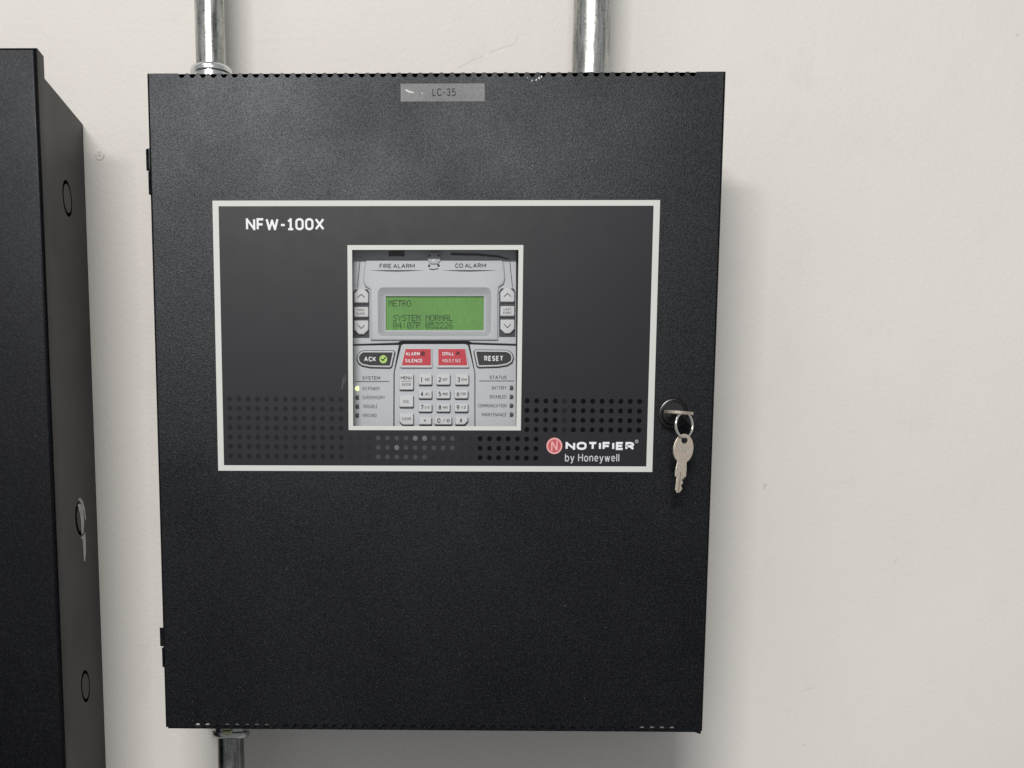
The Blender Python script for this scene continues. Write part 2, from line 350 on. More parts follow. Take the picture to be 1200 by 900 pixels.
def panemat():
    m = bpy.data.materials.new('clear_window_film'); m.use_nodes = True; nt = m.node_tree; nt.nodes.clear()
    o = nt.nodes.new('ShaderNodeOutputMaterial'); mx = nt.nodes.new('ShaderNodeMixShader'); fr = nt.nodes.new('ShaderNodeFresnel'); fr.inputs[0].default_value = 1.45
    t = nt.nodes.new('ShaderNodeBsdfTransparent'); t.inputs[0].default_value = (1, 1, 1, 1); g = nt.nodes.new('ShaderNodeBsdfGlossy'); g.inputs['Roughness'].default_value = 0.02
    nt.links.new(fr.outputs[0], mx.inputs[0]); nt.links.new(t.outputs[0], mx.inputs[1]); nt.links.new(g.outputs[0], mx.inputs[2]); nt.links.new(mx.outputs[0], o.inputs[0])
    return m
M_PANE = panemat()

# ------------------------------------------------------------------ wall
bm = NB(); box(bm, -2.6, 2.6, 0.0, 0.1, -1.6, 1.5)
wall = obj('wall', bm, M_WALL, kind='structure')
c = P(117, 182, 0.0)
bm = NB(); lathe(bm, (c.x, 0, c.z), 'y', [(0.0040, -0.001), (0.0038, 0.0003), (0.0031, 0.0006), (0.0024, 0.0004), (0.0017, 0.0001), (0.0001, 0.0001)], 30)
for v in bm.verts: v.co.x += random.uniform(-.0003, .0003); v.co.z += random.uniform(-.0004, .0004); v.co.y += random.uniform(-.0003, .0003)
obj('filled_screw_hole', bm, M_WALL, wall, smooth=60)
M_SCUFF = plain('grey_scuff', (0.585, 0.565, 0.54), 0.6, grain=0.1)
for pts in ([(536, 79), (552, 70.5), (566, 65), (566, 66.2), (552, 72), (537, 80.2)], [(572, 61.5), (590, 54.5), (603, 51), (603.5, 52), (590, 56), (572.5, 62.6)], [(604, 49), (606.2, 41), (606.9, 41), (605.4, 49)],
            [(1047, 660), (1051, 652), (1052, 652.4), (1048.2, 661)], [(937, 811), (948, 806.4), (958, 804.6), (948, 807.6)], [(648, 35), (650, 34), (651, 35.4), (649, 36)], [(984, 105), (985.2, 104.4), (985.6, 105.6), (984.4, 105.9)]):
    bm = NB(); plate(bm, poly(pts, 0), -0.00006, 0.0005); obj('scuff_mark', bm, M_SCUFF, wall)

# ------------------------------------------------------------------ fire alarm panel
W, H, D = 0.423, 0.4804, 0.1372
YD = -D                                   # front of the door
panel = thing('fire_alarm_panel', 'black steel fire alarm control panel with grey keypad window hung on the wall', 'alarm panel', (0, 0, -H / 2))
# back box: open-fronted tray
bm = NB(); t = 0.0015; x1 = W / 2 - 0.004; z1 = H / 2 - 0.0045; y0 = YD + 0.004
box(bm, -x1, -x1 + t, y0, -0.0005, -z1, z1); box(bm, x1 - t, x1, y0, -0.0005, -z1, z1)
box(bm, -x1 + t, x1 - t, y0, -0.0005, -z1, -z1 + t); box(bm, -x1 + t, x1 - t, y0, -0.0005, z1 - t, z1)
box(bm, -x1 + t, x1 - t, -0.002, -0.0005, -z1 + t, z1 - t)
obj('back_box', bm, M_DOOR, panel)
# door sheet with perforated fold lines top and bottom
r_win = rect(413.3, 293, 606.4, 499.5, YD)
def scallop(z, s):
    xa = P(213, 87, YD).x; xb = P(812, 85, YD).x; n = 49; out = []; rr = 0.0024
    for k in range(n):
        x = xa + (xb - xa) * k / (n - 1)
        out += [(x - rr * 1.12, z), (x - rr * 0.85, z - s * rr * 0.75), (x - rr * 0.4, z - s * rr * 1.28), (x + rr * 0.4, z - s * rr * 1.28), (x + rr * 0.85, z - s * rr * 0.75), (x + rr * 1.12, z)]
    return out
er = 0.0016
top = scallop(H / 2, 1); bot = scallop(-H / 2 + 0.0012, -1)
outl = [(-W / 2 + er, -H / 2 + 0.0012)] + bot + [(W / 2 - er, -H / 2 + 0.0012), (W / 2 - er, H / 2)] + top[::-1] + [(-W / 2 + er, H / 2)]
bm = NB(); plate(bm, outl, YD, YD + 0.0014, holes=[rpoly(r_win)])
for s in (-1, 1):                          # rolled side edges and side flanges
    pts = []
    for k in range(5):
        a = math.radians(90 * k / 4); pts.append((s * (W / 2 - er + er * math.sin(a)), YD + er - er * math.cos(a)))
    pts.append((s * W / 2, YD + 0.022))
    inn = [(s * (W / 2 - 0.0014), YD + 0.022), (s * (W / 2 - 0.0014), YD + 0.0014), (s * (W / 2 - er), YD + 0.0014)]
    lo = [bm.verts.new((x, y, -H / 2 + 0.0012)) for x, y in pts + inn]; hi = [bm.verts.new((x, y, H / 2)) for x, y in pts + inn]
    n = len(lo)
    for i in range(n): bm.faces.new([lo[i], lo[(i + 1) % n], hi[(i + 1) % n], hi[i]])
    bm.faces.new(lo[::-1]); bm.faces.new(hi)
door = obj('door', bm, M_DOOR, panel, smooth=30)
bm = NB(); box(bm, -W / 2 + 0.0016, W / 2 - 0.0016, YD + 0.0017, YD + 0.022, H / 2 - 0.0015, H / 2 + 0.0001)
for v in bm.verts:
    if v.co.y < YD + .01 and v.co.z < H / 2 - .001: v.co.y += 0.006      # front edge tilted under, shaped so that it stays dark
obj('folded_flange', bm, M_DOOR, door)
bm = NB(); box(bm, -W / 2 + 0.0016, W / 2 - 0.0016, YD + 0.0017, YD + 0.022, -H / 2, -H / 2 + 0.0013)
obj('folded_flange', bm, M_DOOR, door)
bm = NB(); box(bm, -0.125, 0.160, YD + 0.0026, YD + 0.0036, -H / 2 + 0.0014, -H / 2 + 0.011); obj('light_blocking_lip', bm, M_DOOR, door)  # lip added to keep light out of the middle notches
bm = NB(); cpt = P(821, 856, YD); plate(bm, [(cpt.x - .007, -H / 2 + .001), (cpt.x + .0005, -H / 2 + .001), (cpt.x + .0002, -H / 2 - .0012), (cpt.x - .0015, -H / 2 - .001)], YD + .0003, YD + .002)
obj('bent_corner', bm, M_DOOR, door)
# hinges on the left
for ya, yb_ in ((173, 226), (735.5, 782)):
    za, zb = P(172, ya, YD).z, P(172, yb_, YD).z; zm = za - (za - zb) * 0.49
    hx = -W / 2 - 0.0003
    bm = NB(); lathe(bm, (hx, YD + 0.0045, 0), 'z', [(0.0001, za), (0.0026, za), (0.003, za - .0004), (0.003, zm + .0010), (0.0026, zm + .0006), (0.0001, zm + .0006)], 18)
    hg = obj('hinge', bm, M_DOOR, panel, smooth=40)
    bm = NB(); lathe(bm, (hx + .0008, YD + 0.0048, 0), 'z', [(0.0001, zm - .0002), (0.0022, zm - .0002), (0.0026, zm - .0006), (0.0026, zb + .0004), (0.0022, zb), (0.0001, zb)], 18)
    obj('hinge_knuckle', bm, M_DOOR, hg, smooth=40)
# paint chips on the door edge
def blob(px, py, w_, h_, n=9, rot=0.0, Y=YD):
    c = P(px, py, Y); out = []; k = 0.00064
    for i in range(n):
        t = 2 * math.pi * i / n; q = random.uniform(0.65, 1.15); x = w_ / 2 * math.cos(t) * q * k; z = h_ / 2 * math.sin(t) * q * k
        out.append((c.x + x * math.cos(rot) - z * math.sin(rot), c.z + x * math.sin(rot) + z * math.cos(rot)))
    return out
for a in ((623.5, 94.5, 3.4, 1.1, .9), (628.5, 93.5, 2.6, 1.6, .5), (632, 91.5, 3.0, 2.4, .8), (634.5, 89.8, 1.6, 3, 0), (618, 91, 1.2, .8, 0), (792, 566, 1.4, 1.1, 0)):
    bm = NB(); plate(bm, blob(a[0], a[1], a[2], a[3], 8, a[4]), YD - 0.00012, YD + 0.0002); obj('paint_chip', bm, M_CHIP, door)
# label tape
r = rect(469.5, 98, 568, 119, YD)
bm = NB(); plate(bm, rpoly(r), YD - 0.0002, YD + 0.0001); tape = obj('label_tape', bm, M_TAPE, panel, label='silver tape strip reading LC-35')
text('LC-35', rect(506.8, 103.8, 534, 112.6, YD), YD - 0.0002, M_INK, tape, weight=.11, spacing=1.3)
bm = NB()
pts = [(474, 104.8), (477, 105.4), (480, 107), (484.5, 107.9), (484.5, 109.2), (479.5, 108.6), (476.5, 107.2)]
plate(bm, poly(pts, YD), YD - 0.00035, YD - 0.0001); plate(bm, blob(495, 109.3, 1.8, 1.4), YD - .00035, YD - .0001)
obj('scratch', bm, M_CHIP, tape)
# printed overlay film
YO = YD - 0.0004
r_ov = rect(252.5, 235, 768.9, 552.4, YD); r_in = rect(259.4, 241.6, 761.6, 546.0, YD)
bm = NB(); plate(bm, rpoly(r_ov), YO, YD + 0.0002, holes=[rpoly(r_win)]); over = obj('overlay_film', bm, M_OVER, panel)
YP = YO - 0.00012
bm = NB(); plate(bm, rpoly(r_ov), YP, YO + 0.0001, holes=[rpoly(r_in)]); obj('white_border', bm, M_BORD, over)
r_wo = rect(407.9, 287.4, 611.8, 504.3, YD)
bm = NB(); plate(bm, rpoly(r_wo), YP, YO + 0.0001, holes=[rpoly(r_win)]); obj('window_border', bm, M_BORD, over)
bm = NB(); plate(bm, rpoly(r_win), YD + 0.0001, YD + 0.0011); obj('window_pane', bm, M_PANE, panel)
text('NFW-100X', rect(288.4, 255.9, 380.2, 270.1, YD), YO, M_WHITE, over, weight=.225, spacing=.8)
text('NOTIFIER', rect(662.8, 518, 743.2, 527.4, YD), YO, M_WHITE, over, weight=.37, spacing=1.4)
text('by Honeywell', rect(662, 531.6, 725.6, 543.2, YD), YO, M_WHITE2, over, weight=.135, spacing=.75)
c = P(649.6, 522.6, YD)
bm = NB(); plate(bm, circ(c.x, c.z, 0.0060, 36), YP, YO + .0001); obj('logo_ring', bm, M_LOGO2, over)
bm = NB(); plate(bm, circ(c.x, c.z, 0.0048, 36), YP - .0001, YO); obj('logo_disc', bm, M_LOGO, over)
k = 0.00064; L = lambda pts: [(c.x + x * k, c.z + z * k) for x, z in pts]
bm = NB()
plate(bm, L([(-3.9, -6), (-2.2, -6), (-2.2, 5), (-3.9, 4)]), YP - .0002, YP)
plate(bm, L([(2.2, -4), (3.9, -5), (3.9, 6), (2.2, 6)]), YP - .0002, YP)
plate(bm, L([(-3.9, 5), (-1.9, 5), (3.9, -5), (1.9, -5)]), YP - .00022, YP)
obj('logo_letter', bm, M_LOGO2, over)
c = P(746, 517.4, YD); bm = NB(); plate(bm, circ(c.x, c.z, 0.00125, 18), YP, YO + .0001, holes=[circ(c.x, c.z, 0.0009, 18)]); obj('registered_mark', bm, M_WHITE2, over)
text('R', (c.x - .00045, c.z - .0006, c.x + .00055, c.z + .0006), YO, M_WHITE2, over)
# dot grid of the print
A, B_ = P(269.2, 467.5, YD), P(749.4, 470.6, YD); Cz = P(269.2, 534.2, YD)
dots = {0: [], 1: [], 2: [], 3: [], 4: []}
for ci in range(45):
    for ri in range(7):
        x = A.x + (B_.x - A.x) * ci / 44; z = A.z + (B_.z - A.z) * ci / 44 + (Cz.z - A.z) * ri / 6
        if ri < 4 and 12.5 < ci < 31.5: continue
        if ri >= 4 and ci > 33: continue
        if r_wo[0] - .002 < x < r_wo[2] + .002 and z > r_wo[1] - .002: continue
        kd = 0 if ci < 13 else (1 if (ci < 16 or 24.5 < ci < 27) else (2 if ci < 25 else 3))
        if ci == 36 and ri < 4: kd = 0
        if kd == 2 and (ci, ri) in ((18, 5), (20, 4), (21, 4)): kd = 4
        if kd == 2 and ri == 6 and ci > 21: kd = 1
        dots[kd].append((x, z))
for kd, mt in ((0, M_DOTF), (1, M_DOTH), (2, M_DOTG), (3, M_DOTB), (4, M_DOTL)):
    bm = NB()
    for x, z in dots[kd]: plate(bm, circ(x, z, 0.0019 if kd != 2 else 0.0018, 14), YO - 0.00006, YO + .0001, back=False)
    obj('printed_dots', bm, mt, over, kind='stuff')
# film scratch beside the window
bm = NB()
for pts in ([(402, 440), (402.5, 447), (401, 456), (400.4, 456), (401.7, 447)], [(404.4, 436), (404.9, 444), (403.5, 452), (404.2, 444)]): plate(bm, poly(pts, YO), YO - .00007, YO + .0001)
obj('scratch', bm, M_DOTL, over)

# ---- keypad module behind the window
YK = YD + 0.0135
def K(pts, dy=0.0): return poly(pts, YK)
def kr(x0, y0, x1, y1): return rect(x0, y0, x1, y1, YK)
bm = NB(); box(bm, -0.075, 0.075, YK + 0.004, YK + 0.006, -0.03, 0.135); obj('keypad_backing', bm, M_DARK, panel)
# upper plate (round the display) with the display well
lcd = kr(452, 347, 567, 387)
well = rrect(kr(443, 337.5, 575.5, 394.5), 0.0042, 5)
bm = NB(); plate(bm, K([(413.5, 284), (604.8, 284), (604.8, 403), (553, 401.3), (547, 398.8), (471, 398.8), (466, 401.5), (413.5, 403.3)]), YK, YK + 0.003, holes=[rrect(kr(437, 330, 581, 399 - 1.5), 0.003)], chamfer=0.0003)
up = obj('faceplate', bm, M_PLAST, panel, smooth=35, label='grey moulded faceplate round the display')
hood = [(429.5, 305.6), (588.5, 305.6), (590.6, 312), (591.6, 327), (590.4, 333), (584.6, 337), (583.6, 346), (583.6, 399), (434.5, 399), (434.5, 347), (433.6, 339.5), (427.5, 335.5), (426, 330), (427, 314)]
bm = NB(); plate(bm, K(hood), YK - 0.0020, YK + 0.001, holes=[well], chamfer=0.0008); obj('display_hood', bm, M_PLAST, up, smooth=50)
# sloping display surround
bm = NB(); inn = rrect(lcd, 0.0006, 5); YL = YK + 0.0016
mid = [((a[0] * .35 + b[0] * .65), (a[1] * .35 + b[1] * .65)) for a, b in zip(well, inn)]
l0 = [bm.verts.new((x, YK - 0.0019, z)) for x, z in well]; l1 = [bm.verts.new((x, YK - 0.0001, z)) for x, z in mid]
l1b = [bm.verts.new((x, YK - 0.0001, z)) for x, z in inn]; l2 = [bm.verts.new((x, YL + .0004, z)) for x, z in inn]
for a, b in ((l0, l1), (l1, l1b), (l1b, l2)):
    n = len(a)
    for i in range(n): bm.faces.new([a[i], a[(i + 1) % n], b[(i + 1) % n], b[i]])
obj('display_surround', bm, M_PLAST2, up, smooth=30)
bm = NB(); plate(bm, rpoly((lcd[0] - .002, lcd[1] - .002, lcd[2] + .002, lcd[3] + .002)), YL, YL + 0.001); scr = obj('display_screen', bm, M_LCD, panel, label='backlit green liquid crystal screen')
FONT = {'M': '10001 11011 10101 10101 10001 10001 10001', 'E': '11111 10000 10000 11110 10000 10000 11111', 'T': '11111 00100 00100 00100 00100 00100 00100',
 'R': '11110 10001 10001 11110 10100 10010 10001', 'O': '01110 10001 10001 10001 10001 10001 01110', 'S': '01111 10000 10000 01110 00001 00001 11110',
 'Y': '10001 10001 01010 00100 00100 00100 00100', 'N': '10001 11001 10101 10011 10001 10001 10001', 'A': '01110 10001 10001 11111 10001 10001 10001',
 'L': '10000 10000 10000 10000 10000 10000 11111', '0': '01110 10001 10011 10101 11001 10001 01110', '4': '00010 00110 01010 10010 11111 00010 00010',
 ':': '00000 00100 00100 00000 00100 00100 00000', '7': '11111 00001 00010 00100 01000 01000 01000', 'P': '11110 10001 10001 11110 10000 10000 10000',
 '5': '11111 10000 11110 00001 00001 10001 01110', '2': '01110 10001 00001 00010 00100 01000 11111', '6': '00110 01000 10000 11110 10001 10001 01110'}
o0 = P(455.3, 351.8, YL); ox = P(564.4, 351.8, YL); oz = P(455.3, 385, YL)
cw = (ox.x - o0.x) / 20; ch = (o0.z - oz.z) / (3 + 7.2 / 8.4); px_ = cw * .86 / 5; pz_ = ch * .86 / 7
for row, s in ((0, 'METRO'), (2, ' SYSTEM NORMAL'), (3, ' 04:07P 052226')):
    bm = NB()
    for i, chh in enumerate(s):
        if chh == ' ': continue
        for rr, bits in enumerate(FONT[chh].split()):
            for cc, bt in enumerate(bits):
                if bt == '1':
                    x = o0.x + i * cw + cc * px_; z = o0.z - row * ch - rr * pz_
                    vs = [bm.verts.new(q) for q in ((x, YL - .0001, z - pz_ * .92), (x + px_ * .92, YL - .0001, z - pz_ * .92), (x + px_ * .92, YL - .0001, z), (x, YL - .0001, z))]
                    bm.faces.new(vs)
    obj('lettering', bm, M_LCDINK, scr, fixn=False)
YH = YK - 0.0020
text('FIRE ALARM', kr(445, 309.9, 486, 315), YH, M_INK, up, bold=0.012)
text('CO ALARM', kr(533.5, 309.5, 569.5, 314.6), YH, M_INK, up, bold=0.012)
for x0, x1 in ((434, 497), (519, 582)):
    bm = NB(); xm = (x0 + x1) / 2
    plate(bm, K([(x0, 317.6), (xm - 12, 317.3), (xm + 12, 317.3), (x1, 317.4), (xm + 12, 318.6), (xm, 319), (xm - 12, 318.7)]), YH - .0002, YH + .0001); obj('underline', bm, M_INK2, up)
# moulded grooves either side of the hood
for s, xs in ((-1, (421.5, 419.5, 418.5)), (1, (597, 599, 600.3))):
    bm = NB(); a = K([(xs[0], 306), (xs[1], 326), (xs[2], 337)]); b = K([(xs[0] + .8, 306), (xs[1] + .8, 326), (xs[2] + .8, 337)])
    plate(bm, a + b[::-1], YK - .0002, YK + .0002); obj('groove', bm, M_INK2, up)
# small clip on top of the hood and the painted shade patches above it
bm = NB(); plate(bm, K([(501, 299), (503.5, 297), (514, 297), (516.6, 299), (516, 307), (513, 310.4), (505, 310.4), (501.6, 307)]), YH - 0.0012, YK, chamfer=.0004); clip = obj('lamp_clip', bm, M_PLAST2, panel, smooth=40)
bm = NB()
for x, y in ((503.6, 300.8), (514, 300.6)): q = P(x, y, YK); plate(bm, circ(q.x, q.z, .0008, 12), YH - .0014, YH - .001)
for x, y in ((503, 312.2), (514, 312)): q = P(x, y, YK); plate(bm, circ(q.x, q.z, .0009, 12), YH - .0003, YH)
plate(bm, K([(503, 316.6), (504, 315.4), (508.5, 316), (513, 315), (514.4, 315.8), (508.5, 317)]), YH - .0002, YH)
obj('clip_pin', bm, M_INK, clip)
q = P(508.4, 306.6, YK); bm = NB(); plate(bm, circ(q.x, q.z, .0009, 12), YH - .0015, YH - .001); obj('clip_lamp', bm, M_WHITE, clip)
bm = NB(); plate(bm, K([(455.5, 293), (474, 293), (474, 300.5), (455.5, 300.5)]), YK - .0003, YK + .001); obj('shade_patch', bm, M_DARK, up)  # shadow and reflection on the plate, painted as dark sheets
bm = NB(); plate(bm, K([(528.5, 296.3), (560, 297), (584, 299.5), (596, 303), (596, 304.6), (583, 301.8), (560, 299.8), (528.5, 299.3)]), YK - .0003, YK + .001); obj('shade_patch', bm, M_DARK, up)
# lower plates
bm = NB(); plate(bm, K([(413.5, 405.2), (467.5, 404.2), (461.3, 437), (461, 512), (413.5, 512)]), YK, YK + .003, chamfer=.0003); lowl = obj('faceplate', bm, M_PLAST, panel, smooth=35, label='grey lower left faceplate with the system lamps')
bm = NB(); plate(bm, K([(550.5, 403.6), (604.8, 405.2), (604.8, 512), (557, 512), (557, 437)]), YK, YK + .003, chamfer=.0003); lowr = obj('faceplate', bm, M_PLAST, panel, smooth=35, label='grey lower right faceplate with the status lamps')
bm = NB(); plate(bm, K([(473, 403.2), (545.5, 403.2), (548.7, 405), (556.2, 436), (556.2, 512), (462.2, 512), (462.4, 436), (470.2, 405)]), YK - .0006, YK + .003, chamfer=.0005); lowc = obj('faceplate', bm, M_PLAST, panel, smooth=35, label='grey raised centre faceplate under the keys')
# buttons
def button(outline, y_base, height, mat=M_KEY, ch=0.0007, face=None, fmat=None, label=None):
    bm = NB(); plate(bm, outline, y_base - height, y_base + .0002, chamfer=ch); b = obj('button', bm, mat, panel, smooth=50, label=label)
    if face:
        bm = NB(); plate(bm, face, y_base - height - .00025, y_base - height + .0001, chamfer=.0001); obj('button_face', bm, fmat, b)
    return b
def chev(bm, x, y, up_, Y):
    s = -1 if up_ else 1
    plate(bm, K([(x - 4.2, y - s * 2.1), (x, y + s * 1.9), (x + 4.2, y - s * 2.1), (x + 4.2, y - s * 1.0), (x, y + s * 3.1), (x - 4.2, y - s * 1.0)]), Y - .0001, Y + .0001)
HB = 0.0026
for x0, x1, d, w1 in ((415.2, 432, 1.0, 'FIRST'), (586.2, 603, 0.0, 'LAST')):
    xm = (x0 + x1) / 2; f = YK - HB
    pad = K([(x0 - 1.4, 342 + d), (x0 + 1, 338 + d), (x1 - 1, 338 + d), (x1 + 1.0, 342 + d), (x1 + 1.0, 395 + d), (x0 - 1.4, 395 + d)])
    bm = NB(); plate(bm, pad, YK - .0001, YK + .001); obj('button_well_shade', bm, M_INK2, up)  # dark sheet painted as the shade between the arrow buttons
    b = button(K([(x0, 343.5 + d), (xm - 3, 337.8 + d), (xm + 3, 337.8 + d), (x1, 343.5 + d), (x1, 353.6 + d), (x1 - 1, 354.6 + d), (x0 + 1, 354.6 + d), (x0, 353.6 + d)]), YK, HB)
    bm = NB(); chev(bm, xm, 347.2 + d, True, f); obj('arrow', bm, M_INK, b)
    b = button(rrect(kr(x0, 359.2 + d, x1, 371.2 + d), .0007), YK, HB)
    text(w1, kr(xm - 4.3, 361.8 + d, xm + 4.5, 364.6 + d), f, M_INK2, b); text('EVENT', kr(xm - 4.8, 366 + d, xm + 4.8, 368.8 + d), f, M_INK2, b)
    b = button(K([(x0, 376 + d), (x0 + 1, 375 + d), (x1 - 1, 375 + d), (x1, 376 + d), (x1, 386 + d), (xm + 3, 391.4 + d), (xm - 3, 391.4 + d), (x0, 386 + d)]), YK, HB)
    bm = NB(); chev(bm, xm, 382.2 + d, False, f); obj('arrow', bm, M_INK, b)
# acknowledge / reset
ack = [(419, 421), (419.8, 417), (422.5, 413.4), (426, 411.8), (461, 411.8), (462.4, 413.4), (458.8, 429.6), (457, 431), (434, 430.6), (424.5, 428.6), (420.8, 425.8)]
res = [(558.2, 410.8), (593, 411.2), (597.4, 412.8), (600.2, 416), (601.2, 420.2), (599.6, 425), (594.4, 428.2), (584, 430), (561.6, 430.6), (559.4, 429.2), (556, 412.4)]
def blackbutton(o, lab):
    bm = NB(); oo = K(o); plate(bm, inset(oo, -0.0008), YK - .0002, YK + .0005); obj('button_well_shade', bm, M_INK2, up if False else panel)  # dark rim painted as the shadow round the button
    return button(oo, YK, HB, ch=.0005, face=inset(oo, 0.00115), fmat=M_BLKB, label=lab)
b = blackbutton(ack, 'black rounded button reading ACK'); f = YK - HB - .0003
text('ACK', kr(427, 418.7, 441, 424.4), f, M_WHITE, b, bold=0.04)
q = P(449.5, 421.8, YK); bm = NB(); plate(bm, circ(q.x, q.z, .0030, 24), f - .00015, f + .0001); obj('tick_disc', bm, M_GRN, b)
bm = NB(); plate(bm, K([(446.6, 421.9), (447.5, 420.9), (449, 422.3), (452, 418.9), (452.8, 419.7), (449.1, 424)]), f - .0003, f - .0001); obj('tick', bm, M_INK, b)
b = blackbutton(res, 'black rounded button reading RESET'); text('RESET', kr(567.4, 417.8, 589.6, 423.8), f, M_WHITE, b, bold=0.04)
YC = YK - .0006
# red buttons
b = button(K([(474.5, 408.6), (506.2, 408.6), (506.6, 430.6), (505.6, 431.6), (470, 431.6), (469, 430.6)]), YC, .0022, face=K([(475.6, 409.8), (505, 409.8), (505.2, 428.8), (471, 428.8)]), fmat=M_RED, label='red button reading ALARM SILENCE')
f = YC - .0022 - .0003
text('ALARM', kr(475.6, 413.4, 492, 417.6), f, M_WHITE, b, bold=0.03); text('SILENCE', kr(475, 421.4, 495.4, 425.6), f, M_WHITE, b, bold=0.03)
q = P(495.6, 415.2, YK); bm = NB(); plate(bm, circ(q.x, q.z, .0017, 18), f - .0001, f + .0001, holes=[circ(q.x, q.z, .0012, 18)]); plate(bm, K([(494, 416.5), (494.6, 417.1), (497.4, 413.9), (496.8, 413.3)]), f - .00012, f + .0001)
plate(bm, circ(q.x, q.z, .0007, 10), f - .00014, f + .0001); obj('bell_mark', bm, M_INK, b)
b = button(K([(513, 408.6), (545.8, 408.6), (549.8, 430.6), (548.8, 431.6), (513, 431.6), (512, 430.6)]), YC, .0022, face=K([(513.8, 409.8), (545, 409.8), (547.8, 428.8), (513.8, 428.8)]), fmat=M_RED, label='red button reading DRILL HOLD 2 SEC')
text('DRILL', kr(518.6, 413.4, 532.4, 417.4), f, M_WHITE, b, bold=0.03); text('HOLD 2 SEC', kr(518.8, 421.4, 540, 425.4), f, M_WHITE, b, bold=-0.005)
bm = NB(); plate(bm, K([(534.2, 416.8), (535.6, 413.6), (536.8, 412.4), (538, 413.6), (539.4, 416.8), (537.8, 416.4), (536.8, 415), (535.8, 416.4)]), f - .0001, f + .0001); obj('bell_mark', bm, M_INK, b)
# grey keys
HK = 0.0029; f = YC - HK
def key(x0, y0, x1, y1, cut=0): 
    if cut == 1: o = K([(x0 + .8, y0), (x1 - .8, y0), (x1, y0 + .8), (x1, y1 - .8), (x1 - .8, y1), (x0 + 4, y1), (x0, y1 - 4), (x0, y0 + .8)])
    elif cut == 2: o = K([(x0 + .8, y0), (x1 - .8, y0), (x1, y0 + .8), (x1, y1 - 4), (x1 - 4, y1), (x0 + .8, y1), (x0, y1 - .8), (x0, y0 + .8)])
    else: o = rrect(kr(x0, y0, x1, y1), .0009)
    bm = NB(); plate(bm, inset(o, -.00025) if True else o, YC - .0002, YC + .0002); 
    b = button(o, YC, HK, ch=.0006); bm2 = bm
    bmesh.ops.translate(bm2, verts=bm2.verts, vec=(0.0002, 0, -0.0006)); obj('button_shade', bm2, M_INK2, b)  # dark copy shifted down and right, painted as the key's shadow
    return b
b = key(468.3, 438.8, 484.6, 457.4); text('MENU', kr(470, 441.8, 482.6, 445.4), f, M_INK, b, bold=0.012); text('ENTER', kr(471.4, 449.8, 481.6, 453.2), f, M_INK2, b)
bm = NB(); plate(bm, K([(470.3, 447.2), (482, 447.2), (482, 447.8), (470.3, 447.8)]), f - .0001, f + .0001); obj('rule', bm, M_INK2, b)
b = key(468.3, 463.4, 484.6, 477.6); text('ESC', kr(473, 469.6, 479.4, 473), f, M_INK2, b)
b = key(468.3, 484.6, 484.6, 498.4, 1); text('CLEAR', kr(471.2, 489.6, 481.6, 493), f, M_INK2, b)
rows = ((438.8, 451.6), (457.6, 467.6), (473.4, 483.2), (488.8, 498.2)); cols = ((490.8, 506.2), (511.6, 527.4), (532.8, 548.4))
leg = [['ABC', 'DEF', 'GHI'], ['JKL', 'MNO', 'PQR'], ['STU', 'VWX', 'YZ']]
for ri in range(3):
    for ci in range(3):
        x0, x1 = cols[ci]; y0, y1 = rows[ri]
        if ri == 0 and ci == 2: x0 += .8; x1 += .8
        b = key(x0, y0, x1, y1); n = ri * 3 + ci + 1; ym = (y0 + y1) / 2 + (0.4 if ri == 0 else -.2)
        text(str(n), kr(x0 + 2.3, ym - 2.7, x0 + (5.6 if n > 1 else 4.6), ym + 2.7), f, M_INK, b, bold=0.015)
        text(leg[ri][ci], kr(x0 + 7.2, ym - 1.6, x0 + 13.2, ym + 1.6), f, M_INK2, b)
b = key(491.2, rows[3][0], 505.8, rows[3][1]); text('*', kr(496.8, 492, 499.4, 494.8), f, M_INK, b, bold=.02)
b = key(509.4, rows[3][0], 529.4, rows[3][1]); text('0', kr(512.6, 490.8, 516.2, 496.2), f, M_INK, b, bold=.015); text('/', kr(519.2, 491, 521.6, 495.6), f, M_INK2, b)
q = P(525.3, 493.6, YK); bm = NB(); plate(bm, circ(q.x, q.z, .0013, 16), f - .0001, f + .0001, holes=[circ(q.x, q.z, .0007, 12)]); obj('lettering', bm, M_INK2, b)
b = key(533.6, rows[3][0], 548.2, rows[3][1], 2); text('#', kr(538.8, 490.9, 541.9, 495.8), f, M_INK, b)
# lamps and legends
def led(x0, y, flip, on):
    r = kr(x0, y - 2.5, x0 + 5, y + 2.5); cx = (r[0] + r[2]) / 2; cz = (r[1] + r[3]) / 2; R = (r[3] - r[1]) / 2; s = -1 if flip else 1
    pts = [(cx - s * R * .9, cz - R), (cx + s * R * .15, cz - R)] + [(cx + s * (R * .15 + R * .75 * math.sin(t)), cz - R * math.cos(t)) for t in (.6, 1.1, 1.57, 2.05, 2.55)] + [(cx + s * R * .15, cz + R), (cx - s * R * .9, cz + R)]
    bm = NB(); plate(bm, pts, YK - .0011, YK + .0005, chamfer=.0004); o = obj('status_lamp', bm, M_LEDON if on else M_LEDOFF, panel, smooth=50, label='lit yellow-green lamp beside AC POWER' if on else None)
    if not on:
        bm = NB(); plate(bm, [(cx + (x - cx) * .45, cz + (z - cz) * .45) for x, z in pts], YK - .0012, YK - .001); obj('lens', bm, M_INK2, o)
text('SYSTEM', kr(424.6, 441, 445.4, 445), YK, M_INK, lowl, bold=.006, spacing=1.1)
bm = NB(); plate(bm, K([(416, 446.7), (456, 446.7), (456, 447.5), (416, 447.5)]), YK - .0002, YK + .0001); obj('rule', bm, M_INK2, lowl)
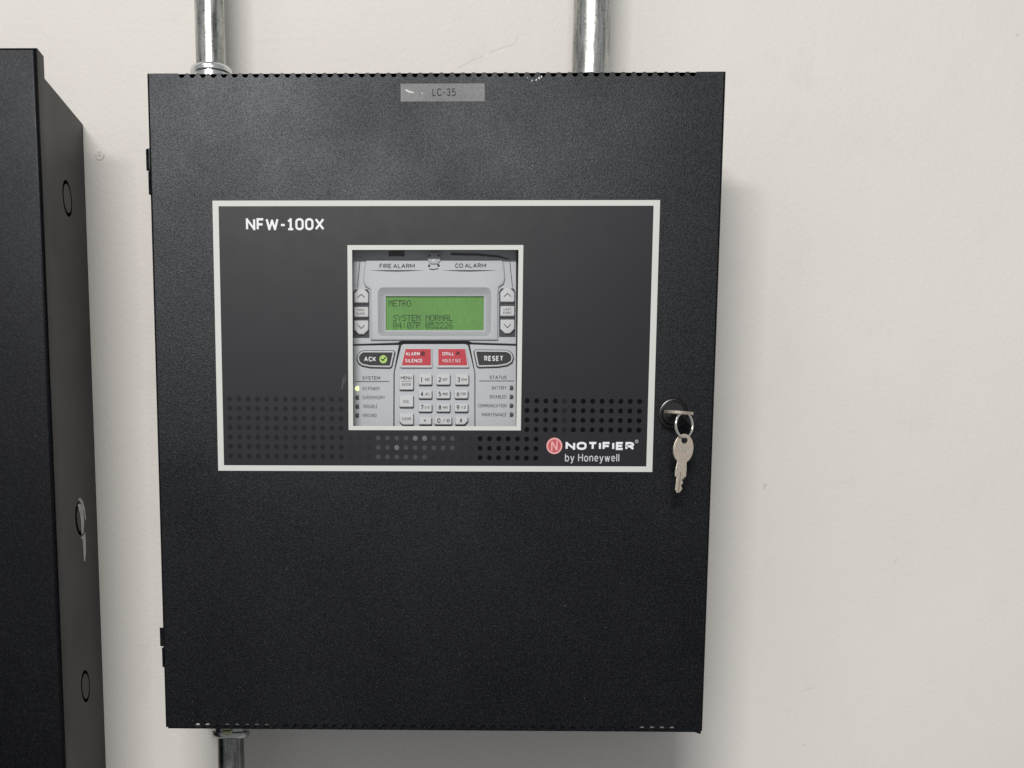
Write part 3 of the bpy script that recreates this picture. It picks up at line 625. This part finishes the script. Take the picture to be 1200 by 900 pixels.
for i, (s, x1) in enumerate((('AC POWER', 444.6), ('SUPERVISORY', 451), ('TROUBLE', 442.4), ('GROUND', 441.2))):
    y = 455.4 + i * 10.45; led(416, y, True, i == 0); text(s, kr(424.8, y - 2, x1, y + 2), YK, M_INK2, lowl, bold=-.01)
text('STATUS', kr(573.8, 440.2, 593.6, 444.2), YK, M_INK, lowr, bold=.006, spacing=1.1)
bm = NB(); plate(bm, K([(561.6, 446), (602, 446), (602, 446.8), (561.6, 446.8)]), YK - .0002, YK + .0001); obj('rule', bm, M_INK2, lowr)
for i, (s, x0) in enumerate((('BATTERY', 576.6), ('DISABLED', 574.2), ('COMMUNICATION', 560), ('MAINTENANCE', 564.8))):
    y = 454.5 + i * 10.45; led(597, y, False, False); text(s, kr(x0, y - 2, 593.4, y + 2), YK, M_INK2, lowr, bold=-.004)
# ---- lock
lc = P(788.6, 485, YD)
bm = NB(); lathe(bm, (lc.x, YD, lc.z), 'y', [(0.0113, -0.001), (0.0113, 0.0010), (0.0104, 0.0022), (0.0098, 0.0023), (0.0094, 0.0016), (0.0088, 0.0016), (0.0084, 0.0036), (0.0078, 0.0042), (0.0001, 0.0042)], 48)
lock = obj('lock_collar', bm, M_LOCK, panel, smooth=35)
bm = NB(); plate(bm, rrect((lc.x - .0045, lc.z - .001, lc.x + .0045, lc.z + .001), .0004, 2), YD - .0045, YD - .004); obj('key_slot', bm, M_DARK, lock)

# ------------------------------------------------------------------ keys on a ring
def keyshape(bow_w, bow_h, hole_r, blade_l, cuts=True, n=28):
    """outline with the bow centred on the origin and the blade pointing to -z"""
    a, b = bow_w / 2, bow_h / 2; pts = []
    for k in range(n + 1):
        t = math.radians(-62 + 304 * k / n); pts.append((a * math.cos(t), b * math.sin(t)))
    bl = -b - blade_l; hw = 0.0027
    left = [(-hw * 1.55, -b - 0.004), (-hw * 1.55, -b - 0.0095), (-hw * 1.05, -b - 0.0097), (-hw * 1.05, bl + .0022), (-hw * .5, bl)]
    right = [(hw * .25, bl + .0006), (hw * .95, bl + .0035), (hw * .45, bl + .0058), (hw * 1.0, bl + .0078), (hw * .55, bl + .0098), (hw * .9, bl + .0112), (hw * 1.05, -b - 0.0117), (hw * 1.05, -b - .0097), (hw * 1.55, -b - .0095), (hw * 1.55, -b - .004)]
    if not cuts: left = left[:1] + [(-hw * 1.3, bl)]; right = [(hw * 1.3, bl), right[-1]]
    return pts + left + right, [circ(0, b - hole_r - .0023, hole_r, 16)]
def make_key(name, label, M4, shape, holes, th, extra):
    base = M4.translation; t = thing(name, label, 'key', base)
    bm = NB(); plate(bm, shape, -th / 2, th / 2, holes=holes, chamfer=.0003); bmesh.ops.recalc_face_normals(bm, faces=bm.faces)
    bmesh.ops.transform(bm, matrix=M4, verts=bm.verts); obj('key_blank', bm, M_NICK, t)
    for nm, b2, mt in extra:
        bmesh.ops.transform(b2, matrix=M4, verts=b2.verts); obj(nm, b2, mt, t)
    return t
# key in the lock: its flat bow lies level, seen edge-on
sh, ho = keyshape(0.0215, 0.019, 0.0026, 0.010, cuts=False)
axis_dir = (CAM - (lc + Vector((0, -0.02, 0)))).normalized()
axis_dir.x *= 0.15; axis_dir.z += 0.022; axis_dir.normalize()
side = Vector((1, 0, -0.075)); side = (side - axis_dir * side.dot(axis_dir)).normalized(); nrm = side.cross(axis_dir)
org = lc + Vector((0.0022, -0.0042, 0)) + axis_dir * (0.0095 + 0.006)
M1 = Matrix((( side.x, -nrm.x, axis_dir.x, org.x), (side.y, -nrm.y, axis_dir.y, org.y), (side.z, -nrm.z, axis_dir.z, org.z), (0, 0, 0, 1)))
make_key('cabinet_key', 'flat nickel key pushed edge-on into the round black lock', M1, sh, ho, 0.0022, [])
hole1 = M1 @ Vector((0, 0, 0.0095 - 0.0049))
# ring hanging from that key
ring_c = P(801.6, 498.2, hole1.y)
R_ = 0.0088; tr = 0.00085; ry_ = math.radians(38)
ring = NB(); nn, mm = 48, 10; vs = []
for i in range(nn):
    u = 2 * math.pi * i / nn; row_ = []
    for j in range(mm):
        v = 2 * math.pi * j / mm; rr = R_ + tr * math.cos(v); x, y, z = rr * math.cos(u), tr * 1.3 * math.sin(v), rr * math.sin(u)
        row_.append(ring.verts.new((ring_c.x + x * math.cos(ry_) - y * math.sin(ry_), ring_c.y + x * math.sin(ry_) + y * math.cos(ry_), ring_c.z + z)))
    vs.append(row_)
for i in range(nn):
    for j in range(mm): ring.faces.new([vs[i][j], vs[(i + 1) % nn][j], vs[(i + 1) % nn][(j + 1) % mm], vs[i][(j + 1) % mm]])
rt = thing('key_ring', 'small round steel split ring joining the two keys', 'key ring', ring_c - Vector((0, 0, R_)))
obj('wire_loop', ring, M_RING, rt, smooth=80)
# hanging key
sh, ho = keyshape(0.0152, 0.0215, 0.0024, 0.0215)
bc = P(800.6, 526.0, hole1.y + .001); th_ = math.radians(-4.5)
M2 = Matrix.Translation(bc) @ Matrix.Rotation(-th_, 4, 'Y') @ Matrix.Rotation(math.radians(8), 4, 'Z')
ex = []
b2 = NB(); k = .00062
for pts in ([(-2.6, -3), (-1.6, -3), (-1.6, 3), (-2.6, 3)], [(1.6, -3), (2.6, -3), (2.6, 3), (1.6, 3)], [(-2.6, 3), (-1.4, 3), (2.6, -3), (1.4, -3)]):
    plate(b2, [(x * k, z * k - .0005) for x, z in pts], -.00118, -.001)
ex.append(('stamped_letter', b2, M_RING))
b2 = NB(); plate(b2, [(-.0006, -.0165), (.0002, -.0165), (.0002, -.0315), (-.0006, -.0315)], -.00112, -.001); ex.append(('blade_groove', b2, plain('dark_groove_metal', (.25, .21, .17), .5, metal=.6)))  # blade groove drawn as a darker strip
make_key('spare_key', 'nickel key hanging blade-down from the split ring', M2, sh, ho, 0.0021, ex)

# ------------------------------------------------------------------ conduits
YC_ = -0.047
def conduit(px, py, od, z0, z1, lean, label, fit_at, fit_top, screw):
    q = P(px, py, YC_); t = thing('steel_conduit', label, 'conduit', (q.x, YC_, min(z0, z1)), 'galvanised conduits entering the panel')
    bm = NB(); r = od / 2; ns = 24
    prof = [(r * (1 + random.uniform(-.004, .004)), z0 + (z1 - z0) * i / ns) for i in range(ns + 1)]
    lathe(bm, (q.x, YC_, 0), 'z', prof, 48)
    for v in bm.verts: v.co.x += lean * (v.co.z - q.z)
    obj('pipe', bm, M_GALV2 if screw else M_GALV, t, smooth=60)
    # connector: hub, rolled collar and locknut against the box
    za = fit_at; zb = fit_top; s = 1 if zb > za else -1; xo = lambda z: q.x + lean * (z - q.z)
    bm = NB(); R1 = r + .0028
    lathe(bm, (xo(zb), YC_, 0), 'z', [(r + .0004, za), (R1, za), (R1, zb - s * .0062), (R1 + .0018, zb - s * .0056), (R1 + .0022, zb - s * .0035), (R1 + .0012, zb - s * .0012), (r + .0012, zb), (r - .0002, zb)], 48)
    fit = obj('connector', bm, M_ZINC2 if screw else M_ZINC, t, smooth=45)
    bm = NB(); lathe(bm, (xo(za), YC_, 0), 'z', [(r, za), (r + .0062, za), (r + .0066, za + s * .0006), (r + .0066, za + s * .0032), (r + .006, za + s * .0038), (r, za + s * .0038)], 12); obj('locknut', bm, M_ZINC, fit)
    if screw:
        bm = NB(); lathe(bm, (xo(zb), YC_ - R1 + .0005, zb - s * .0075), 'y', [(.0045, 0), (.0045, .0032), (.0038, .0040), (.0001, .0040)], 8); obj('set_screw', bm, M_BRASS, fit, smooth=30)
        bm = NB(); box(bm, xo(zb) - .0035, xo(zb) + .0035, YC_ - R1 - .0038, YC_ - R1 - .0034, zb - s * .0075 - .0005, zb - s * .0075 + .0005); obj('screw_slot', bm, M_INK, fit)
ztop = P(247, 79, YC_).z; zbot = P(268, 866.5, YC_ - .015).z
conduit(246.3, 40, 0.0234, z1 - .004, 0.62, -0.008, 'thinner galvanised conduit rising from the panel top near its left corner', z1 + .0002, ztop, False)
conduit(693.2, 40, 0.02954, z1 - .004, 0.62, 0.012, 'thick galvanised conduit rising from the panel top towards its right', z1 + .0002, z1 + .03, False)
conduit(270.8, 885, 0.0225, -z1 + .004, -0.62, 0.0, 'short darker conduit leaving the underside of the panel', -z1 - .0002, zbot, True)

# ------------------------------------------------------------------ neighbouring cabinet on the left
XL, ZT, YB, YF = -0.2962, 0.2477, -0.1122, -0.1326
XL0, ZB = -0.640, -0.42
cab = thing('electrical_cabinet', 'plain black steel cabinet with knockouts at the left edge, beside the alarm panel', 'cabinet', ((XL + XL0) / 2, 0, ZB))
kos = [(-0.0556, 0.1756), (-0.0546, -0.0740), (-0.0565, -0.2120)]; kr_ = 0.0135
def sideplate(bm, outline, holes, xf, xb):
    plate(bm, [(-y, z) for y, z in outline][::-1], -xf, -xb, holes=[[(-y, z) for y, z in h] for h in holes])
    for v in bm.verts:
        if not v.tag: x, y, z = v.co; v.co = Vector((-y, -x, z)); v.tag = True
bm = NB()
sideplate(bm, [(-0.0005, ZB), (YB - .01, ZB), (YB - .01, ZT), (-0.0005, ZT)], [circ(y, z, kr_, 40) for y, z in kos], XL, XL - .0016)
b_side = obj('side_panel', bm, M_BOX2, cab)
bm = NB(); t = .0016
box(bm, XL0, XL - t - .0001, YB - .01, -.0005, ZT - t, ZT - .0002); box(bm, XL0, XL - t - .0001, YB - .01, -.0005, ZB, ZB + t); box(bm, XL0, XL0 + t, YB - .01, -.0005, ZB + t, ZT - t); box(bm, XL0 + t, XL - t - .0001, -.002, -.0006, ZB + t, ZT - t)
obj('back_box', bm, M_BOX2, cab)
bm = NB(); xr = XL + .0022; zt = 0.2605; rad = .0032; pts = []
x0, x1_, z0, z1_ = XL0 - .003, xr, ZB - .01, zt
plate(bm, [(x0, z0), (x1_, z0), (x1_, z1_), (x0, z1_)], YF, YB - .001, chamfer=rad)
cdoor = obj('door', bm, M_BOX2, cab, smooth=60)
for i, (y, z) in enumerate(kos):
    bm = NB(); sideplate(bm, circ(y, z, kr_ - .0028, 36), [], XL + (.0001 if i != 1 else .0006), XL - .0016)
    ko = obj('knockout', bm, M_BOX2, cab)
    if i == 1:
        bm = NB(); sideplate(bm, [(y + a * kr_, z + b * kr_) for a, b in ((-.35, .8), (0, .92), (.35, .82), (.6, .55), (.72, .1), (.65, -.35), (.45, -.75), (.25, -.9), (.12, -.6), (.1, -.1), (-.05, .3), (-.3, .5))], [], XL + .0010, XL); obj('paint_smear', bm, M_CHIP2, ko)
        bm = NB()
        sideplate(bm, [(y + a * kr_, z + b * kr_) for a, b in ((-.3, 1.12), (.2, 1.28), (.75, 1.1), (1.12, .75), (1.35, .1), (1.22, -.02), (1.0, .5), (.6, .86), (.15, 1.06))], [], XL + .0003, XL - .0001)
        sideplate(bm, [(y + a * kr_, z + b * kr_) for a, b in ((.1, -1.12), (.75, -.9), (1.0, -.72), (1.1, -1.2), (1.0, -2.0), (.75, -2.55), (.6, -2.5), (.55, -1.9), (.5, -1.35), (.3, -1.2))], [], XL + .0003, XL - .0001)
        obj('paint_smear', bm, M_CHIP2, cab, label='pale paint dribbled round the middle knockout')
for yy, zz, a, b in ((-.104, .216, .0009, .0018), (-.105, -.02, .0006, .0015), (-.02, -.06, .0005, .0009)):
    bm = NB(); sideplate(bm, [(yy + a * .5, zz), (yy, zz + b * .5), (yy - a * .5, zz + b * .1), (yy, zz - b * .5)], [], XL + .0002, XL - .0001)
    obj('paint_chip', bm, M_CHIP, b_side)
